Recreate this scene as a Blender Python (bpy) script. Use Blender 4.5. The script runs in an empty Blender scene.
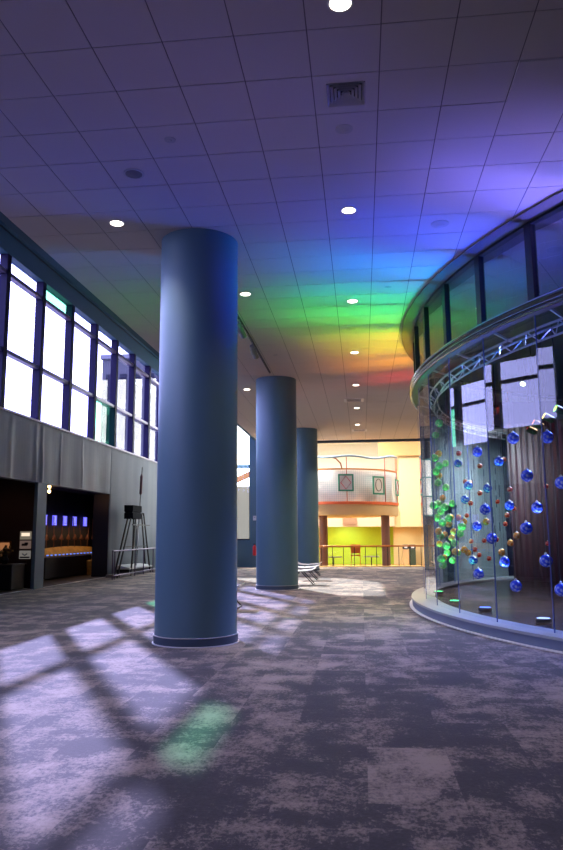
import bpy, bmesh, math, random
from mathutils import Vector, Matrix
random.seed(7)
PI = math.pi
sc = bpy.context.scene
COL = sc.collection
ZC = 5.49           # hall ceiling height
XW = -8.7           # inner face of the window wall
YE = 31.9           # far edge of the hall ceiling
CX, CY, KY = 8.58, 14.086, 1.184   # oval glass rotunda

# ------------------------------------------------------------------ helpers
def tag(o, label=None, cat=None, group=None, kind=None):
    if label: o['label'] = label
    if cat: o['category'] = cat
    if group: o['group'] = group
    if kind: o['kind'] = kind
    return o

def empty(name, loc, label=None, cat=None, group=None, kind=None, rz=0.0):
    o = bpy.data.objects.new(name, None); COL.objects.link(o)
    o.empty_display_size = 0.1
    o.location = loc; o.rotation_euler = (0, 0, rz)
    return tag(o, label, cat, group, kind)

def obj(name, bm, mat, parent=None, loc=None, sharp=35, bevel=0.0):
    bmesh.ops.recalc_face_normals(bm, faces=bm.faces[:])
    me = bpy.data.meshes.new(name); bm.to_mesh(me); bm.free()
    for p in me.polygons: p.use_smooth = True
    me.set_sharp_from_angle(angle=math.radians(sharp))
    me.materials.append(mat)
    o = bpy.data.objects.new(name, me); COL.objects.link(o)
    if parent:
        o.parent = parent
    elif loc is not None:
        for v in me.vertices: v.co -= Vector(loc)
        o.location = loc
    if bevel:
        m = o.modifiers.new('bevel', 'BEVEL'); m.width = bevel; m.segments = 2; m.limit_method = 'ANGLE'
    return o

def struct(name, bm, mat, parent=None, **k):
    o = obj(name, bm, mat, parent, **k)
    if not parent: o['kind'] = 'structure'
    return o

def NB(): return bmesh.new()

def box(bm, x0, x1, y0, y1, z0, z1, M=None):
    c = [(x0,y0,z0),(x1,y0,z0),(x1,y1,z0),(x0,y1,z0),(x0,y0,z1),(x1,y0,z1),(x1,y1,z1),(x0,y1,z1)]
    v = [bm.verts.new(M @ Vector(p) if M else p) for p in c]
    for f in ((0,3,2,1),(4,5,6,7),(0,1,5,4),(1,2,6,5),(2,3,7,6),(3,0,4,7)):
        bm.faces.new([v[i] for i in f])
    return bm

def frame_of(d):
    d = Vector(d).normalized()
    a = Vector((0,0,1)) if abs(d.z) < .9 else Vector((1,0,0))
    u = d.cross(a).normalized(); w = d.cross(u).normalized()
    return u, w

def tube(bm, pts, r, n=10, closed=False):
    pts = [Vector(p) for p in pts]; rings = []
    N = len(pts)
    for i, p in enumerate(pts):
        if closed: d = pts[(i+1) % N] - pts[i-1]
        else: d = pts[min(i+1, N-1)] - pts[max(i-1, 0)]
        u, w = frame_of(d)
        rr = r[i] if isinstance(r, (list, tuple)) else r
        rings.append([bm.verts.new(p + (u*math.cos(2*PI*k/n) + w*math.sin(2*PI*k/n))*rr) for k in range(n)])
    m = N if closed else N-1
    for i in range(m):
        a, b = rings[i], rings[(i+1) % N]
        for k in range(n): bm.faces.new((a[k], a[(k+1) % n], b[(k+1) % n], b[k]))
    if not closed:
        bm.faces.new(rings[0][::-1]); bm.faces.new(rings[-1])
    return bm

def bar(bm, a, b, w, h=None):
    """square bar between two points"""
    a, b = Vector(a), Vector(b); h = h or w
    u, v = frame_of(b-a)
    q = [(-w/2,-h/2),(w/2,-h/2),(w/2,h/2),(-w/2,h/2)]
    A = [bm.verts.new(a+u*x+v*y) for x, y in q]; B = [bm.verts.new(b+u*x+v*y) for x, y in q]
    bm.faces.new(A[::-1]); bm.faces.new(B)
    for i in range(4): bm.faces.new((A[i], A[(i+1)%4], B[(i+1)%4], B[i]))
    return bm

def lathe(bm, prof, c=(0,0,0), n=32):
    """prof: (r, z) from bottom to top"""
    rings = []
    for r, z in prof:
        if r < 1e-5: rings.append([bm.verts.new((c[0], c[1], c[2]+z))])
        else: rings.append([bm.verts.new((c[0]+r*math.cos(2*PI*k/n), c[1]+r*math.sin(2*PI*k/n), c[2]+z)) for k in range(n)])
    for a, b in zip(rings[:-1], rings[1:]):
        for k in range(n):
            k2 = (k+1) % n
            if len(a) == 1 and len(b) == 1: continue
            if len(a) == 1: bm.faces.new((a[0], b[k2], b[k]))
            elif len(b) == 1: bm.faces.new((a[k], a[k2], b[0]))
            else: bm.faces.new((a[k], a[k2], b[k2], b[k]))
    if len(rings[0]) > 1: bm.faces.new(rings[0][::-1])
    if len(rings[-1]) > 1: bm.faces.new(rings[-1])
    return bm

def ep(r, deg, z, k=KY, cx=CX, cy=CY):
    t = math.radians(deg)
    return (cx + r*math.cos(t), cy + k*r*math.sin(t), z)

def ering(bm, r0, r1, z0, z1, a0=0, a1=360, n=180, k=KY, cx=CX, cy=CY):
    full = abs(a1-a0) >= 359.9
    m = n if full else n+1
    R = []
    for i in range(m):
        a = a0 + (a1-a0)*i/n
        R.append([bm.verts.new(ep(r, a, z, k, cx, cy)) for r, z in ((r0,z0),(r1,z0),(r1,z1),(r0,z1))])
    for i in range(n):
        A, B = R[i], R[(i+1) % m]
        for j in range(4): bm.faces.new((A[j], A[(j+1)%4], B[(j+1)%4], B[j]))
    if not full:
        bm.faces.new(R[0]); bm.faces.new(R[-1][::-1])
    return bm

def disc(bm, r, z0, z1, n=128, k=KY, cx=CX, cy=CY):
    lo = [bm.verts.new(ep(r, 360*i/n, z0, k, cx, cy)) for i in range(n)]
    hi = [bm.verts.new(ep(r, 360*i/n, z1, k, cx, cy)) for i in range(n)]
    bm.faces.new(lo[::-1]); bm.faces.new(hi)
    for i in range(n): bm.faces.new((lo[i], lo[(i+1)%n], hi[(i+1)%n], hi[i]))
    return bm

# ------------------------------------------------------------------ materials
def mat(name, col, rough=.5, metal=0, spec=.5, bump=None, coat=0, emit=None, es=0, trans=0, sss=0):
    m = bpy.data.materials.new(name); m.use_nodes = True
    nt = m.node_tree; b = nt.nodes['Principled BSDF']
    b.inputs['Base Color'].default_value = (*col, 1)
    b.inputs['Roughness'].default_value = rough
    b.inputs['Metallic'].default_value = metal
    b.inputs['Specular IOR Level'].default_value = spec
    b.inputs['Coat Weight'].default_value = coat
    b.inputs['Coat Roughness'].default_value = .05
    b.inputs['Transmission Weight'].default_value = trans
    if emit:
        b.inputs['Emission Color'].default_value = (*emit, 1); b.inputs['Emission Strength'].default_value = es
    # subtle tonal variation and grain so that nothing is a single flat colour
    tc = nt.nodes.new('ShaderNodeTexCoord'); no = nt.nodes.new('ShaderNodeTexNoise')
    sc_, det, amt, bs = bump or (6.0, 4.0, .06, .02)
    no.inputs['Scale'].default_value = sc_; no.inputs['Detail'].default_value = det
    nt.links.new(tc.outputs['Object'], no.inputs['Vector'])
    mx = nt.nodes.new('ShaderNodeMix'); mx.data_type = 'RGBA'
    mx.inputs[6].default_value = tuple(c*(1-amt) for c in col) + (1,)
    mx.inputs[7].default_value = tuple(min(1, c*(1+amt)) for c in col) + (1,)
    nt.links.new(no.outputs['Fac'], mx.inputs[0]); nt.links.new(mx.outputs[2], b.inputs['Base Color'])
    if bs:
        bp = nt.nodes.new('ShaderNodeBump'); bp.inputs['Strength'].default_value = bs*10; bp.inputs['Distance'].default_value = .002
        nt.links.new(no.outputs['Fac'], bp.inputs['Height']); nt.links.new(bp.outputs[0], b.inputs['Normal'])
    return m

def glass(name, tint, ior=1.5, rough=0.0, gcol=(1,1,1)):
    """thin pane: tinted straight-through transparency plus a Fresnel mirror, so sun and sky pass"""
    m = bpy.data.materials.new(name); m.use_nodes = True
    nt = m.node_tree; nt.nodes.clear()
    out = nt.nodes.new('ShaderNodeOutputMaterial'); mx = nt.nodes.new('ShaderNodeMixShader')
    tr = nt.nodes.new('ShaderNodeBsdfTransparent'); gl = nt.nodes.new('ShaderNodeBsdfGlossy')
    fr = nt.nodes.new('ShaderNodeFresnel'); fr.inputs['IOR'].default_value = ior
    tr.inputs[0].default_value = (*tint, 1); gl.inputs[0].default_value = (*gcol, 1); gl.inputs['Roughness'].default_value = rough
    # Fresnel of the outward side only, so light leaving through the pane's back face is not trapped
    geo = nt.nodes.new('ShaderNodeNewGeometry'); mul = nt.nodes.new('ShaderNodeMath'); mul.operation = 'MULTIPLY'
    inv = nt.nodes.new('ShaderNodeMath'); inv.operation = 'SUBTRACT'; inv.inputs[0].default_value = 1
    nt.links.new(geo.outputs['Backfacing'], inv.inputs[1])
    nt.links.new(fr.outputs[0], mul.inputs[0]); nt.links.new(inv.outputs[0], mul.inputs[1])
    nt.links.new(mul.outputs[0], mx.inputs[0]); nt.links.new(tr.outputs[0], mx.inputs[1]); nt.links.new(gl.outputs[0], mx.inputs[2])
    nt.links.new(mx.outputs[0], out.inputs[0])
    return m

def emis(name, col, s):
    m = bpy.data.materials.new(name); m.use_nodes = True
    nt = m.node_tree; nt.nodes.clear()
    out = nt.nodes.new('ShaderNodeOutputMaterial'); e = nt.nodes.new('ShaderNodeEmission')
    e.inputs[0].default_value = (*col, 1); e.inputs[1].default_value = s
    nt.links.new(e.outputs[0], out.inputs[0]); return m

def carpet():
    m = bpy.data.materials.new('carpet_tiles'); m.use_nodes = True
    nt = m.node_tree; N = nt.nodes; L = nt.links; b = N['Principled BSDF']
    b.inputs['Roughness'].default_value = .85; b.inputs['Specular IOR Level'].default_value = .25
    b.inputs['Sheen Weight'].default_value = .15
    tc = N.new('ShaderNodeTexCoord')
    def math_(op, a=None, bb=None):
        n = N.new('ShaderNodeMath'); n.operation = op
        for i, v in enumerate((a, bb)):
            if v is None: continue
            if isinstance(v, (int, float)): n.inputs[i].default_value = v
            else: L.new(v, n.inputs[i])
        return n.outputs[0]
    def vmath(op, a, bb):
        n = N.new('ShaderNodeVectorMath'); n.operation = op
        for i, v in enumerate((a, bb)):
            if isinstance(v, (tuple, list)): n.inputs[i].default_value = v
            else: L.new(v, n.inputs[i])
        return n.outputs[0]
    p = tc.outputs['Object']
    sx = N.new('ShaderNodeSeparateXYZ'); L.new(p, sx.inputs[0])
    TW, TL = .5, 1.0
    cx = math_('FLOOR', math_('DIVIDE', sx.outputs[0], TW))
    off = math_('MULTIPLY', math_('MODULO', math_('ABSOLUTE', cx), 3.0), .334)
    cyv = math_('FLOOR', math_('ADD', math_('DIVIDE', sx.outputs[1], TL), off))
    cell = N.new('ShaderNodeCombineXYZ'); L.new(cx, cell.inputs[0]); L.new(cyv, cell.inputs[1])
    wn = N.new('ShaderNodeTexWhiteNoise'); wn.noise_dimensions = '2D'; L.new(cell.outputs[0], wn.inputs['Vector'])
    offv = vmath('MULTIPLY', wn.outputs['Color'], (9.0, 9.0, 0))
    pv = vmath('ADD', p, offv)
    # half of the pattern flows across tiles, half jumps at the joints
    n1 = N.new('ShaderNodeTexNoise'); n1.inputs['Scale'].default_value = 1.7; n1.inputs['Detail'].default_value = 9; n1.inputs['Roughness'].default_value = .68; n1.inputs['Distortion'].default_value = .3
    L.new(vmath('MULTIPLY', p, (.8, 1.0, 1)), n1.inputs['Vector'])
    n2 = N.new('ShaderNodeTexNoise'); n2.inputs['Scale'].default_value = 3.0; n2.inputs['Detail'].default_value = 9; n2.inputs['Roughness'].default_value = .72
    L.new(vmath('MULTIPLY', pv, (1, .6, 1)), n2.inputs['Vector'])
    s = math_('ADD', math_('MULTIPLY', n1.outputs['Fac'], .55), math_('MULTIPLY', n2.outputs['Fac'], .45))
    s = math_('ADD', s, math_('MULTIPLY', math_('SUBTRACT', wn.outputs['Value'], .5), .075))
    fib = N.new('ShaderNodeTexNoise'); fib.inputs['Scale'].default_value = 38; fib.inputs['Detail'].default_value = 4; fib.inputs['Roughness'].default_value = .8
    L.new(vmath('MULTIPLY', p, (1, .7, 1)), fib.inputs['Vector'])
    s = math_('ADD', s, math_('MULTIPLY', math_('SUBTRACT', fib.outputs['Fac'], .5), .36))
    cr = N.new('ShaderNodeValToRGB'); L.new(s, cr.inputs[0])
    e = cr.color_ramp.elements
    e[0].position = .40; e[0].color = (.036, .028, .025, 1)
    e[1].position = .60; e[1].color = (.34, .26, .20, 1)
    a = e.new(.488); a.color = (.056, .044, .038, 1)
    a = e.new(.512); a.color = (.165, .126, .10, 1)
    L.new(cr.outputs[0], b.inputs['Base Color'])
    bp = N.new('ShaderNodeBump'); bp.inputs['Strength'].default_value = .7; bp.inputs['Distance'].default_value = .004
    L.new(fib.outputs['Fac'], bp.inputs['Height']); L.new(bp.outputs[0], b.inputs['Normal'])
    return m

def folds(name, c0, c1, scale, rough=.7, axis=1, bump=.6, metal=0):
    """cloth or strand wall: vertical streaks that belong to the cloth"""
    m = bpy.data.materials.new(name); m.use_nodes = True
    nt = m.node_tree; N = nt.nodes; L = nt.links; b = N['Principled BSDF']
    b.inputs['Roughness'].default_value = rough; b.inputs['Metallic'].default_value = metal
    tc = N.new('ShaderNodeTexCoord'); mp = N.new('ShaderNodeMapping')
    s = [scale, scale, scale*.03]
    mp.inputs['Scale'].default_value = s; L.new(tc.outputs['Object'], mp.inputs[0])
    no = N.new('ShaderNodeTexNoise'); no.inputs['Scale'].default_value = 1; no.inputs['Detail'].default_value = 5; no.inputs['Roughness'].default_value = .6
    L.new(mp.outputs[0], no.inputs['Vector'])
    cr = N.new('ShaderNodeValToRGB'); L.new(no.outputs['Fac'], cr.inputs[0])
    cr.color_ramp.elements[0].position = .3; cr.color_ramp.elements[0].color = (*c0, 1)
    cr.color_ramp.elements[1].position = .7; cr.color_ramp.elements[1].color = (*c1, 1)
    L.new(cr.outputs[0], b.inputs['Base Color'])
    bp = N.new('ShaderNodeBump'); bp.inputs['Strength'].default_value = bump; bp.inputs['Distance'].default_value = .02
    L.new(no.outputs['Fac'], bp.inputs['Height']); L.new(bp.outputs[0], b.inputs['Normal'])
    return m

def planks(name, c0, c1, rough=.25):
    m = folds(name, c0, c1, 8, rough, bump=.1)
    nt = m.node_tree
    for n in nt.nodes:
        if n.type == 'MAPPING': n.inputs['Scale'].default_value = (9, .8, 1)
    return m

def ball_mat(name, col, col2):
    m = bpy.data.materials.new(name); m.use_nodes = True
    nt = m.node_tree; N = nt.nodes; L = nt.links; b = N['Principled BSDF']
    tc = N.new('ShaderNodeTexCoord'); v = N.new('ShaderNodeTexVoronoi'); v.inputs['Scale'].default_value = 26
    L.new(tc.outputs['Object'], v.inputs['Vector'])
    no = N.new('ShaderNodeTexNoise'); no.inputs['Scale'].default_value = 14; no.inputs['Detail'].default_value = 3
    L.new(tc.outputs['Object'], no.inputs['Vector'])
    mm = N.new('ShaderNodeMath'); mm.operation = 'MULTIPLY'; L.new(v.outputs['Distance'], mm.inputs[0]); L.new(no.outputs['Fac'], mm.inputs[1])
    cr = N.new('ShaderNodeValToRGB'); L.new(mm.outputs[0], cr.inputs[0])
    cr.color_ramp.elements[0].position = .08; cr.color_ramp.elements[0].color = (*col2, 1)
    cr.color_ramp.elements[1].position = .28; cr.color_ramp.elements[1].color = (*col, 1)
    L.new(cr.outputs[0], b.inputs['Base Color'])
    b.inputs['Roughness'].default_value = .12; b.inputs['Coat Weight'].default_value = .6
    b.inputs['Transmission Weight'].default_value = .0
    return m
# light levels
LP, LU, LD, LG, LA, SKY, SUN, EXPO = 2.1, 6.0, 3.0, .5, 2.0, 7.0, 10.5, 0.25
M = {}
M['tile'] = mat('ceiling_tile', (.66,.62,.61), .9, spec=.2, bump=(90,3,.05,.05))
M['grid'] = mat('ceiling_grid', (.16,.15,.17), .5)
M['carpet'] = carpet()
M['blue'] = mat('blue_column_paint', (.098,.188,.24), .42, spec=.5, bump=(3,4,.06,.004))
M['bluebase'] = mat('dark_blue_base', (.055,.085,.13), .5)
M['white'] = mat('white_paint', (.75,.75,.75), .4)
M['teal'] = mat('teal_wall_paint', (.035,.115,.17), .6)
M['cloth'] = folds('grey_cloth_wall', (.22,.245,.26), (.36,.39,.39), 1.1, .6, bump=.5)
M['pier'] = mat('slate_blue_paint', (.12,.17,.22), .55)
M['mull'] = mat('dark_violet_frame', (.008,.005,.035), .6, spec=.15)
M['trans'] = mat('transom_metal', (.15,.11,.2), .35, metal=.3)
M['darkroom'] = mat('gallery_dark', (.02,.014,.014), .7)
M['black'] = mat('black_metal', (.012,.012,.014), .4)
M['blackw'] = mat('black_frame', (.01,.012,.02), .35)
M['ivglass'] = glass('violet_tinted_glass', (.69,.69,1.0))
M['grglass'] = glass('green_tinted_glass', (.36,.78,.64))
M['clglass'] = glass('clear_window_glass', (.97,.98,1.0))
M['drumglass'] = glass('rotunda_glass', (.93,.95,.97), ior=1.65)
M['upperglass'] = glass('upper_rotunda_glass', (.85,.90,.94), ior=4.2)
M['steel'] = mat('brushed_steel', (.62,.63,.66), .18, metal=1, bump=(8,2,.04,0))
M['plinth'] = mat('blue_grey_plinth', (.13,.16,.24), .45)
M['ledge'] = mat('pale_ledge', (.32,.35,.37), .35)
M['ring'] = mat('grey_ceiling_ring', (.19,.175,.18), .6)
M['drumfloor'] = planks('dark_laminate', (.022,.016,.018), (.06,.045,.045), .22)
M['curtain'] = folds('maroon_strand_curtain', (.004,.0008,.002), (.026,.002,.006), 9, .55, bump=1)
M['navy'] = folds('navy_panel', (.004,.004,.02), (.012,.010,.04), 5, .4, bump=.4)
M['cream'] = mat('cream_wall', (.58,.43,.22), .7)
M['palewall'] = mat('pale_plaster', (.80,.78,.73), .7)
M['tan'] = mat('tan_wall', (.34,.21,.08), .7)
M['lime'] = mat('lime_wall', (.36,.52,.015), .6)
M['brown'] = mat('brown_column', (.19,.105,.095), .5)
M['orange'] = mat('orange_rail', (.62,.20,.035), .4)
M['redstripe'] = mat('coral_band', (.70,.16,.06), .5)
M['mesh'] = mat('white_mesh', (.85,.85,.85), .5)
M['wood'] = mat('yellow_oak', (.62,.38,.12), .45)
M['lamp'] = emis('lit_lens', (1,.86,.72), 9)
M['offlens'] = mat('pale_plastic', (.50,.49,.50), .4)
M['greyspk'] = mat('grey_grille', (.20,.19,.20), .7)
M['truss'] = mat('galvanised_truss', (.55,.58,.62), .3, metal=.8)
M['beige'] = mat('beige_soffit', (.34,.24,.16), .7)
M['grille'] = mat('vent_metal', (.75,.73,.78), .4, metal=.2)
M['dred'] = mat('dusty_red', (.45,.12,.10), .5)
M['cord'] = mat('clear_cord', (.10,.11,.16), .5)

# ================================================================== SETTING
bm = NB(); box(bm, XW-.25, 17.2, -4.2, 31.3, -.25, 0)
struct('floor', bm, M['carpet'])
bm = NB(); box(bm, -4.7, 17.2, 31.32, 50.2, -.8, -.5)
f2 = mat('amber_floor', (.50,.27,.08), .25)
struct('floor_lower', bm, f2)
bm = NB(); box(bm, -4.5, 17.2, 31.3, 31.6, -.5, .03)
struct('trim_1', bm, M['wood'], bevel=.008)
# gallery floor strip, bright threshold
bm = NB(); box(bm, XW-.0, XW+.05, 12.2, 24.25, 0, .012)
struct('trim_2', bm, mat('threshold_metal', (.75,.74,.70), .3, metal=.4))

# ceiling: real lay-in tiles and the bars they sit in
T = .61; gx, gy = -3.584*T, 8.779*T
bm = NB(); k = 0
bars = NB()
ix0, ix1 = -4, 31
iy0, iy1 = -16, 43
for i in range(ix0, ix1):
    for j in range(iy0, iy1):
        x0, x1 = gx+i*T, gx+(i+1)*T
        y0, y1 = gy+j*T, gy+(j+1)*T
        if (i, j) == (3, 1): continue      # the supply vent takes this tile's place
        x0 = max(x0, -4.5)
        if x1 < -4.45 or y1 > YE+.1: continue
        y1 = min(y1, YE)
        g = .0055
        dz = random.uniform(-.0008, .0008)
        if (i, j) == (6, 1): dz = -.014    # one tile sags a little
        box(bm, x0+g, x1-g, y0+g, y1-g, ZC+dz, ZC+.02)
tiles = struct('ceiling', bm, M['tile'])
for i in range(ix0, ix1+1):
    x = gx+i*T
    if x > -4.5: box(bars, x-.012, x+.012, -4.2, YE, ZC+.006, ZC+.045)
for j in range(iy0, iy1+1):
    y = gy+j*T
    if y < YE: box(bars, -4.5, 17.2, y-.012, y+.012, ZC+.0065, ZC+.04)
struct('ceiling_grid', bars, M['grid'])
bm = NB(); box(bm, -4.62, 17.2, -4.2, YE+.1, ZC+.05, ZC+.4)
struct('ceiling_slab', bm, M['grid'])
bm = NB(); box(bm, -4.62, -4.5, -4.2, YE+.1, ZC-.0, 10.2)
struct('wall_bulkhead', bm, M['teal'])
bm = NB(); box(bm, XW-.25, -4.5, -4.2, 31.7, 10.0, 10.2)
struct('ceiling_upper', bm, M['palewall'])
bm = NB(); box(bm, -4.5, 17.2, YE, YE+.18, ZC-.07, 10.2)
struct('wall_header', bm, M['bluebase'])
bm = NB(); box(bm, XW-.25, 17.2, -4.4, -4.2, -.2, 10.2)
struct('wall_near', bm, M['pier'])
bm = NB(); box(bm, 17.2, 17.4, -4.4, 52, -.8, 10.2)
struct('wall_right', bm, M['pier'])

# window wall on the left ------------------------------------------------
GD = .16
MY = [18.46+2.05*k for k in range(-11, 7)]     # near edge of each mullion
# lower wall in folded cloth above and beside the two gallery openings
def cloth(bm, y0, y1, z0, z1, step=.05):
    n = max(2, int((y1-y0)/step)); cols = []
    def off(y):
        s = .018*math.sin(y*2.1)+.012*math.sin(y*5.3+1)
        for c, a, w in ((18.35,.05,.10),(18.72,.05,.07),(20.0,.03,.05),(17.0,.03,.12),(24.25,-.03,.03),(21.6,.03,.06),(15.0,.05,.1)):
            s += a*math.exp(-((y-c)/w)**2)
        return s
    for i in range(n+1):
        y = y0+(y1-y0)*i/n; o = off(y)
        cols.append([bm.verts.new((XW+.03+o*(.35 if z > (z0+z1)/2 else 1), y, z)) for z in (z0, z0+(z1-z0)*.33, z0+(z1-z0)*.66, z1)] )
    for a, b in zip(cols[:-1], cols[1:]):
        for k in range(3): bm.faces.new((a[k], b[k], b[k+1], a[k+1]))
    back = [(y0, XW-.2), (y1, XW-.2)]
    v = [bm.verts.new((XW-.2, y, z)) for y, z in ((y0,z0),(y1,z0),(y1,z1),(y0,z1))]
    bm.faces.new(v)
    bm.faces.new([c[0] for c in cols]+[v[1], v[0]]); bm.faces.new([c[3] for c in cols][::-1]+[v[3], v[2]])
    bm.faces.new(cols[0][::1]+[v[3], v[0]]); bm.faces.new(cols[-1][::-1]+[v[1], v[2]])
bm = NB()
cloth(bm, -4.2, 24.25, 2.82, 4.44)
struct('wall_left', bm, M['cloth'], sharp=60)
bm = NB(); cloth(bm, 24.25, 31.4, .0, 4.44)
struct('wall_left_far', bm, folds('steel_blue_cloth', (.15,.19,.23), (.24,.28,.30), 1.0, .6, bump=.4), sharp=60)
bm = NB(); box(bm, XW-.2, XW+.03, -4.2, 12.2, 0, 2.82); struct('wall_left_near', bm, M['pier'])
bm = NB(); box(bm, XW-.03, XW+.07, 18.52, 19.08, 0, 2.82); struct('wall_pier', bm, M['pier'])
bm = NB(); box(bm, XW-.25, XW+.07, -4.2, 31.4, 4.44, 4.5); struct('trim_3', bm, mat('sill_metal', (.33,.28,.36), .4, metal=.3), bevel=.006)
# teal wall over the windows with its dark reveal
bm = NB(); box(bm, XW-.25, XW, -4.2, 31.4, 8.45, 8.97); box(bm, XW-.25, XW-.06, -4.2, 31.4, 8.97, 9.04); box(bm, XW-.25, XW, -4.2, 31.4, 9.04, 10.0)
struct('wall_left_upper', bm, M['teal'])
bm = NB(); box(bm, XW-.25, XW-.04, -4.2, 31.4, 8.975, 9.035); struct('trim_4', bm, M['black'])
n = 0
for a, b in zip(MY[:-1], MY[1:]):
    n += 1
    e = empty('window_%d' % n, (XW-.1, (a+b)/2+.1, 4.5), kind='structure')
    def rel(bm_):
        bmesh.ops.translate(bm_, verts=bm_.verts[:], vec=(-(XW-.1), -((a+b)/2+.1), -4.5)); return bm_
    y0, y1 = a+.2, b
    bm = NB(); box(bm, XW-GD-.06, XW, a, a+.2, 4.5, 8.45); obj('mullion', rel(bm), M['mull'], e, bevel=.008)
    for z0, z1 in ((5.93, 6.03), (7.93, 8.03)):
        bm = NB(); box(bm, XW-GD-.04, XW-.03, y0, y1, z0, z1); obj('transom', rel(bm), M['trans'], e, bevel=.006)
    for i, (z0, z1) in enumerate(((4.5,5.93),(6.03,7.93),(8.03,8.45))):
        gr = (n == 12 and i == 2) or (n == 14 and i == 0)
        bm = NB(); box(bm, XW-GD-.012, XW-GD, y0, y1, z0, z1)
        p = obj('window_pane', rel(bm), M['grglass'] if gr else M['ivglass'], e)
        if gr: p['label'] = 'green tinted pane'
bm = NB(); box(bm, XW-.25, XW, 18.46-2.05*11-.2, 18.46-2.05*11+.01, 4.5, 8.45); box(bm, XW-.25, XW, MY[-1], 31.4, 4.5, 8.45)
struct('wall_left_ends', bm, M['mull'])

# end wall of the tall bay: low blue wall, big window, blue pillar
bm = NB(); box(bm, XW-.25, -4.85, 31.4, 31.6, -.5, 1.16); struct('wall_end', bm, M['blue'])
bm = NB(); box(bm, -4.85, -4.45, 31.2, 31.7, -.5, 10.0); struct('wall_end_pillar', bm, M['blue'])
bm = NB(); box(bm, XW-.25, -4.85, 31.4, 31.6, 8.6, 10.0); struct('wall_end_upper', bm, M['teal'])
e = empty('window_40', (-6.8, 31.5, 1.16), kind='structure')
bm = NB()
for x0, x1 in ((-8.95+6.8,-8.7+6.8+.05),(-4.9+6.8,-4.85+6.8)): box(bm, x0, x1, -.08, .08, 0, 7.44)
box(bm, -2.0, 1.95, -.08, .08, 7.38, 7.44); box(bm, -2.0, 1.95, -.08, .08, 0, .05)
obj('window_frame', bm, M['mull'], e)
bm = NB(); box(bm, -1.9, 1.9, -.006, .006, .05, 7.38); obj('window_pane', bm, M['clglass'], e)

# dark gallery behind the two openings
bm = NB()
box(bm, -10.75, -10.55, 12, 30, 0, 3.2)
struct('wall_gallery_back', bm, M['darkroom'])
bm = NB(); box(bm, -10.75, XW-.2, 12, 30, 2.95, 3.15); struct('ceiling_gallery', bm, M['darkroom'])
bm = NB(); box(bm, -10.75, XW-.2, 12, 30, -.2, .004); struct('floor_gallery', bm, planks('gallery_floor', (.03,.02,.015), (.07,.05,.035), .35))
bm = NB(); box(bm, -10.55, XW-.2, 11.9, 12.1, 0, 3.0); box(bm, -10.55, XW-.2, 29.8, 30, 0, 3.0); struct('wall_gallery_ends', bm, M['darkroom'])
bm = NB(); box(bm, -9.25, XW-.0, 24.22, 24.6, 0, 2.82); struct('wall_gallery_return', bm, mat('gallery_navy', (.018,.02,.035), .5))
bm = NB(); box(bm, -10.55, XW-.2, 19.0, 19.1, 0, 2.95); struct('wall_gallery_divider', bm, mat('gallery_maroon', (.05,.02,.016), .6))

# ================================================================== COLUMNS
def column(y, x, r, label):
    e = empty('column', (x, y, 0), label, 'column')
    bm = NB(); lathe(bm, [(r, .1), (r, ZC)], n=96); obj('shaft', bm, M['blue'], e)
    bm = NB(); lathe(bm, [(r+.012, .012), (r+.014, .105), (r+.004, .112)], n=96); obj('base_band', bm, M['bluebase'], e)['label'] = 'darker blue rubber band round the foot'
    bm = NB(); lathe(bm, [(r+.016, .104), (r+.018, .112), (r+.002, .114)], n=96); obj('trim_ring', bm, M['offlens'], e)
    bm = NB(); lathe(bm, [(r+.03, 0), (r+.03, .008), (r+.0, .012)], n=96); obj('floor_ring', bm, M['white'], e)
column(9.56, -2.20, .54, 'blue round column nearest the camera, the tallest in view')
column(18.80, -2.20, .54, 'middle of the three blue round columns, white benches at its right')
column(28.1, -2.20, .54, 'farthest and smallest of the three blue round columns, beside the balcony')

# ================================================================== ROTUNDA
rot = empty('glass_rotunda', (CX, CY, 0), 'large oval rotunda of curved clear glass with black mullions and steel rail at right', 'rotunda')
def relc(bm_): bmesh.ops.translate(bm_, verts=bm_.verts[:], vec=(-CX, -CY, 0)); return bm_
def rpart(name, bm_, m, parent=rot, **k): return obj(name, relc(bm_), m, parent, **k)
bm = NB(); ering(bm, 7.2, 7.64, 0, .13); rpart('plinth', bm, M['plinth'])
bm = NB(); ering(bm, 7.64, 7.70, 0, .012); rpart('floor_edging', bm, M['white'])
bm = NB(); ering(bm, 7.2, 7.655, .13, .165); rpart('ledge', bm, M['ledge'])['label'] = 'pale grey ledge round the glass foot'
bm = NB(); disc(bm, 7.2, .0, .12); rpart('inner_floor', bm, M['drumfloor'])['label'] = 'dark glossy wood plank floor inside'
bm = NB(); ering(bm, 7.36, 7.68, 5.468, ZC+.0); rpart('ceiling_ring', bm, M['ring'])
bm = NB(); disc(bm, 7.36, 5.468, 5.485); rpart('inner_ceiling', bm, M['black'])
bm = NB(); ering(bm, 7.38, 7.45, 5.435, 5.468); ering(bm, 7.38, 7.45, 4.36, 4.41); rpart('frame_ring', bm, M['blackw'])
bm = NB(); ering(bm, 7.385, 7.50, 4.20, 4.34); rpart('rail_core', bm, M['ring'])
bm = NB()
for (r, z, t) in ((7.53, 4.335, .03), (7.545, 4.255, .014), (7.53, 4.215, .018)):
    tube(bm, [ep(r, a*2, z) for a in range(180)], t, 8, closed=True)
rpart('rail_tube', bm, M['steel'])['label'] = 'polished steel tubes of the rail'
A0, ST, NP = 188.3, 8.0, 45
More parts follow.
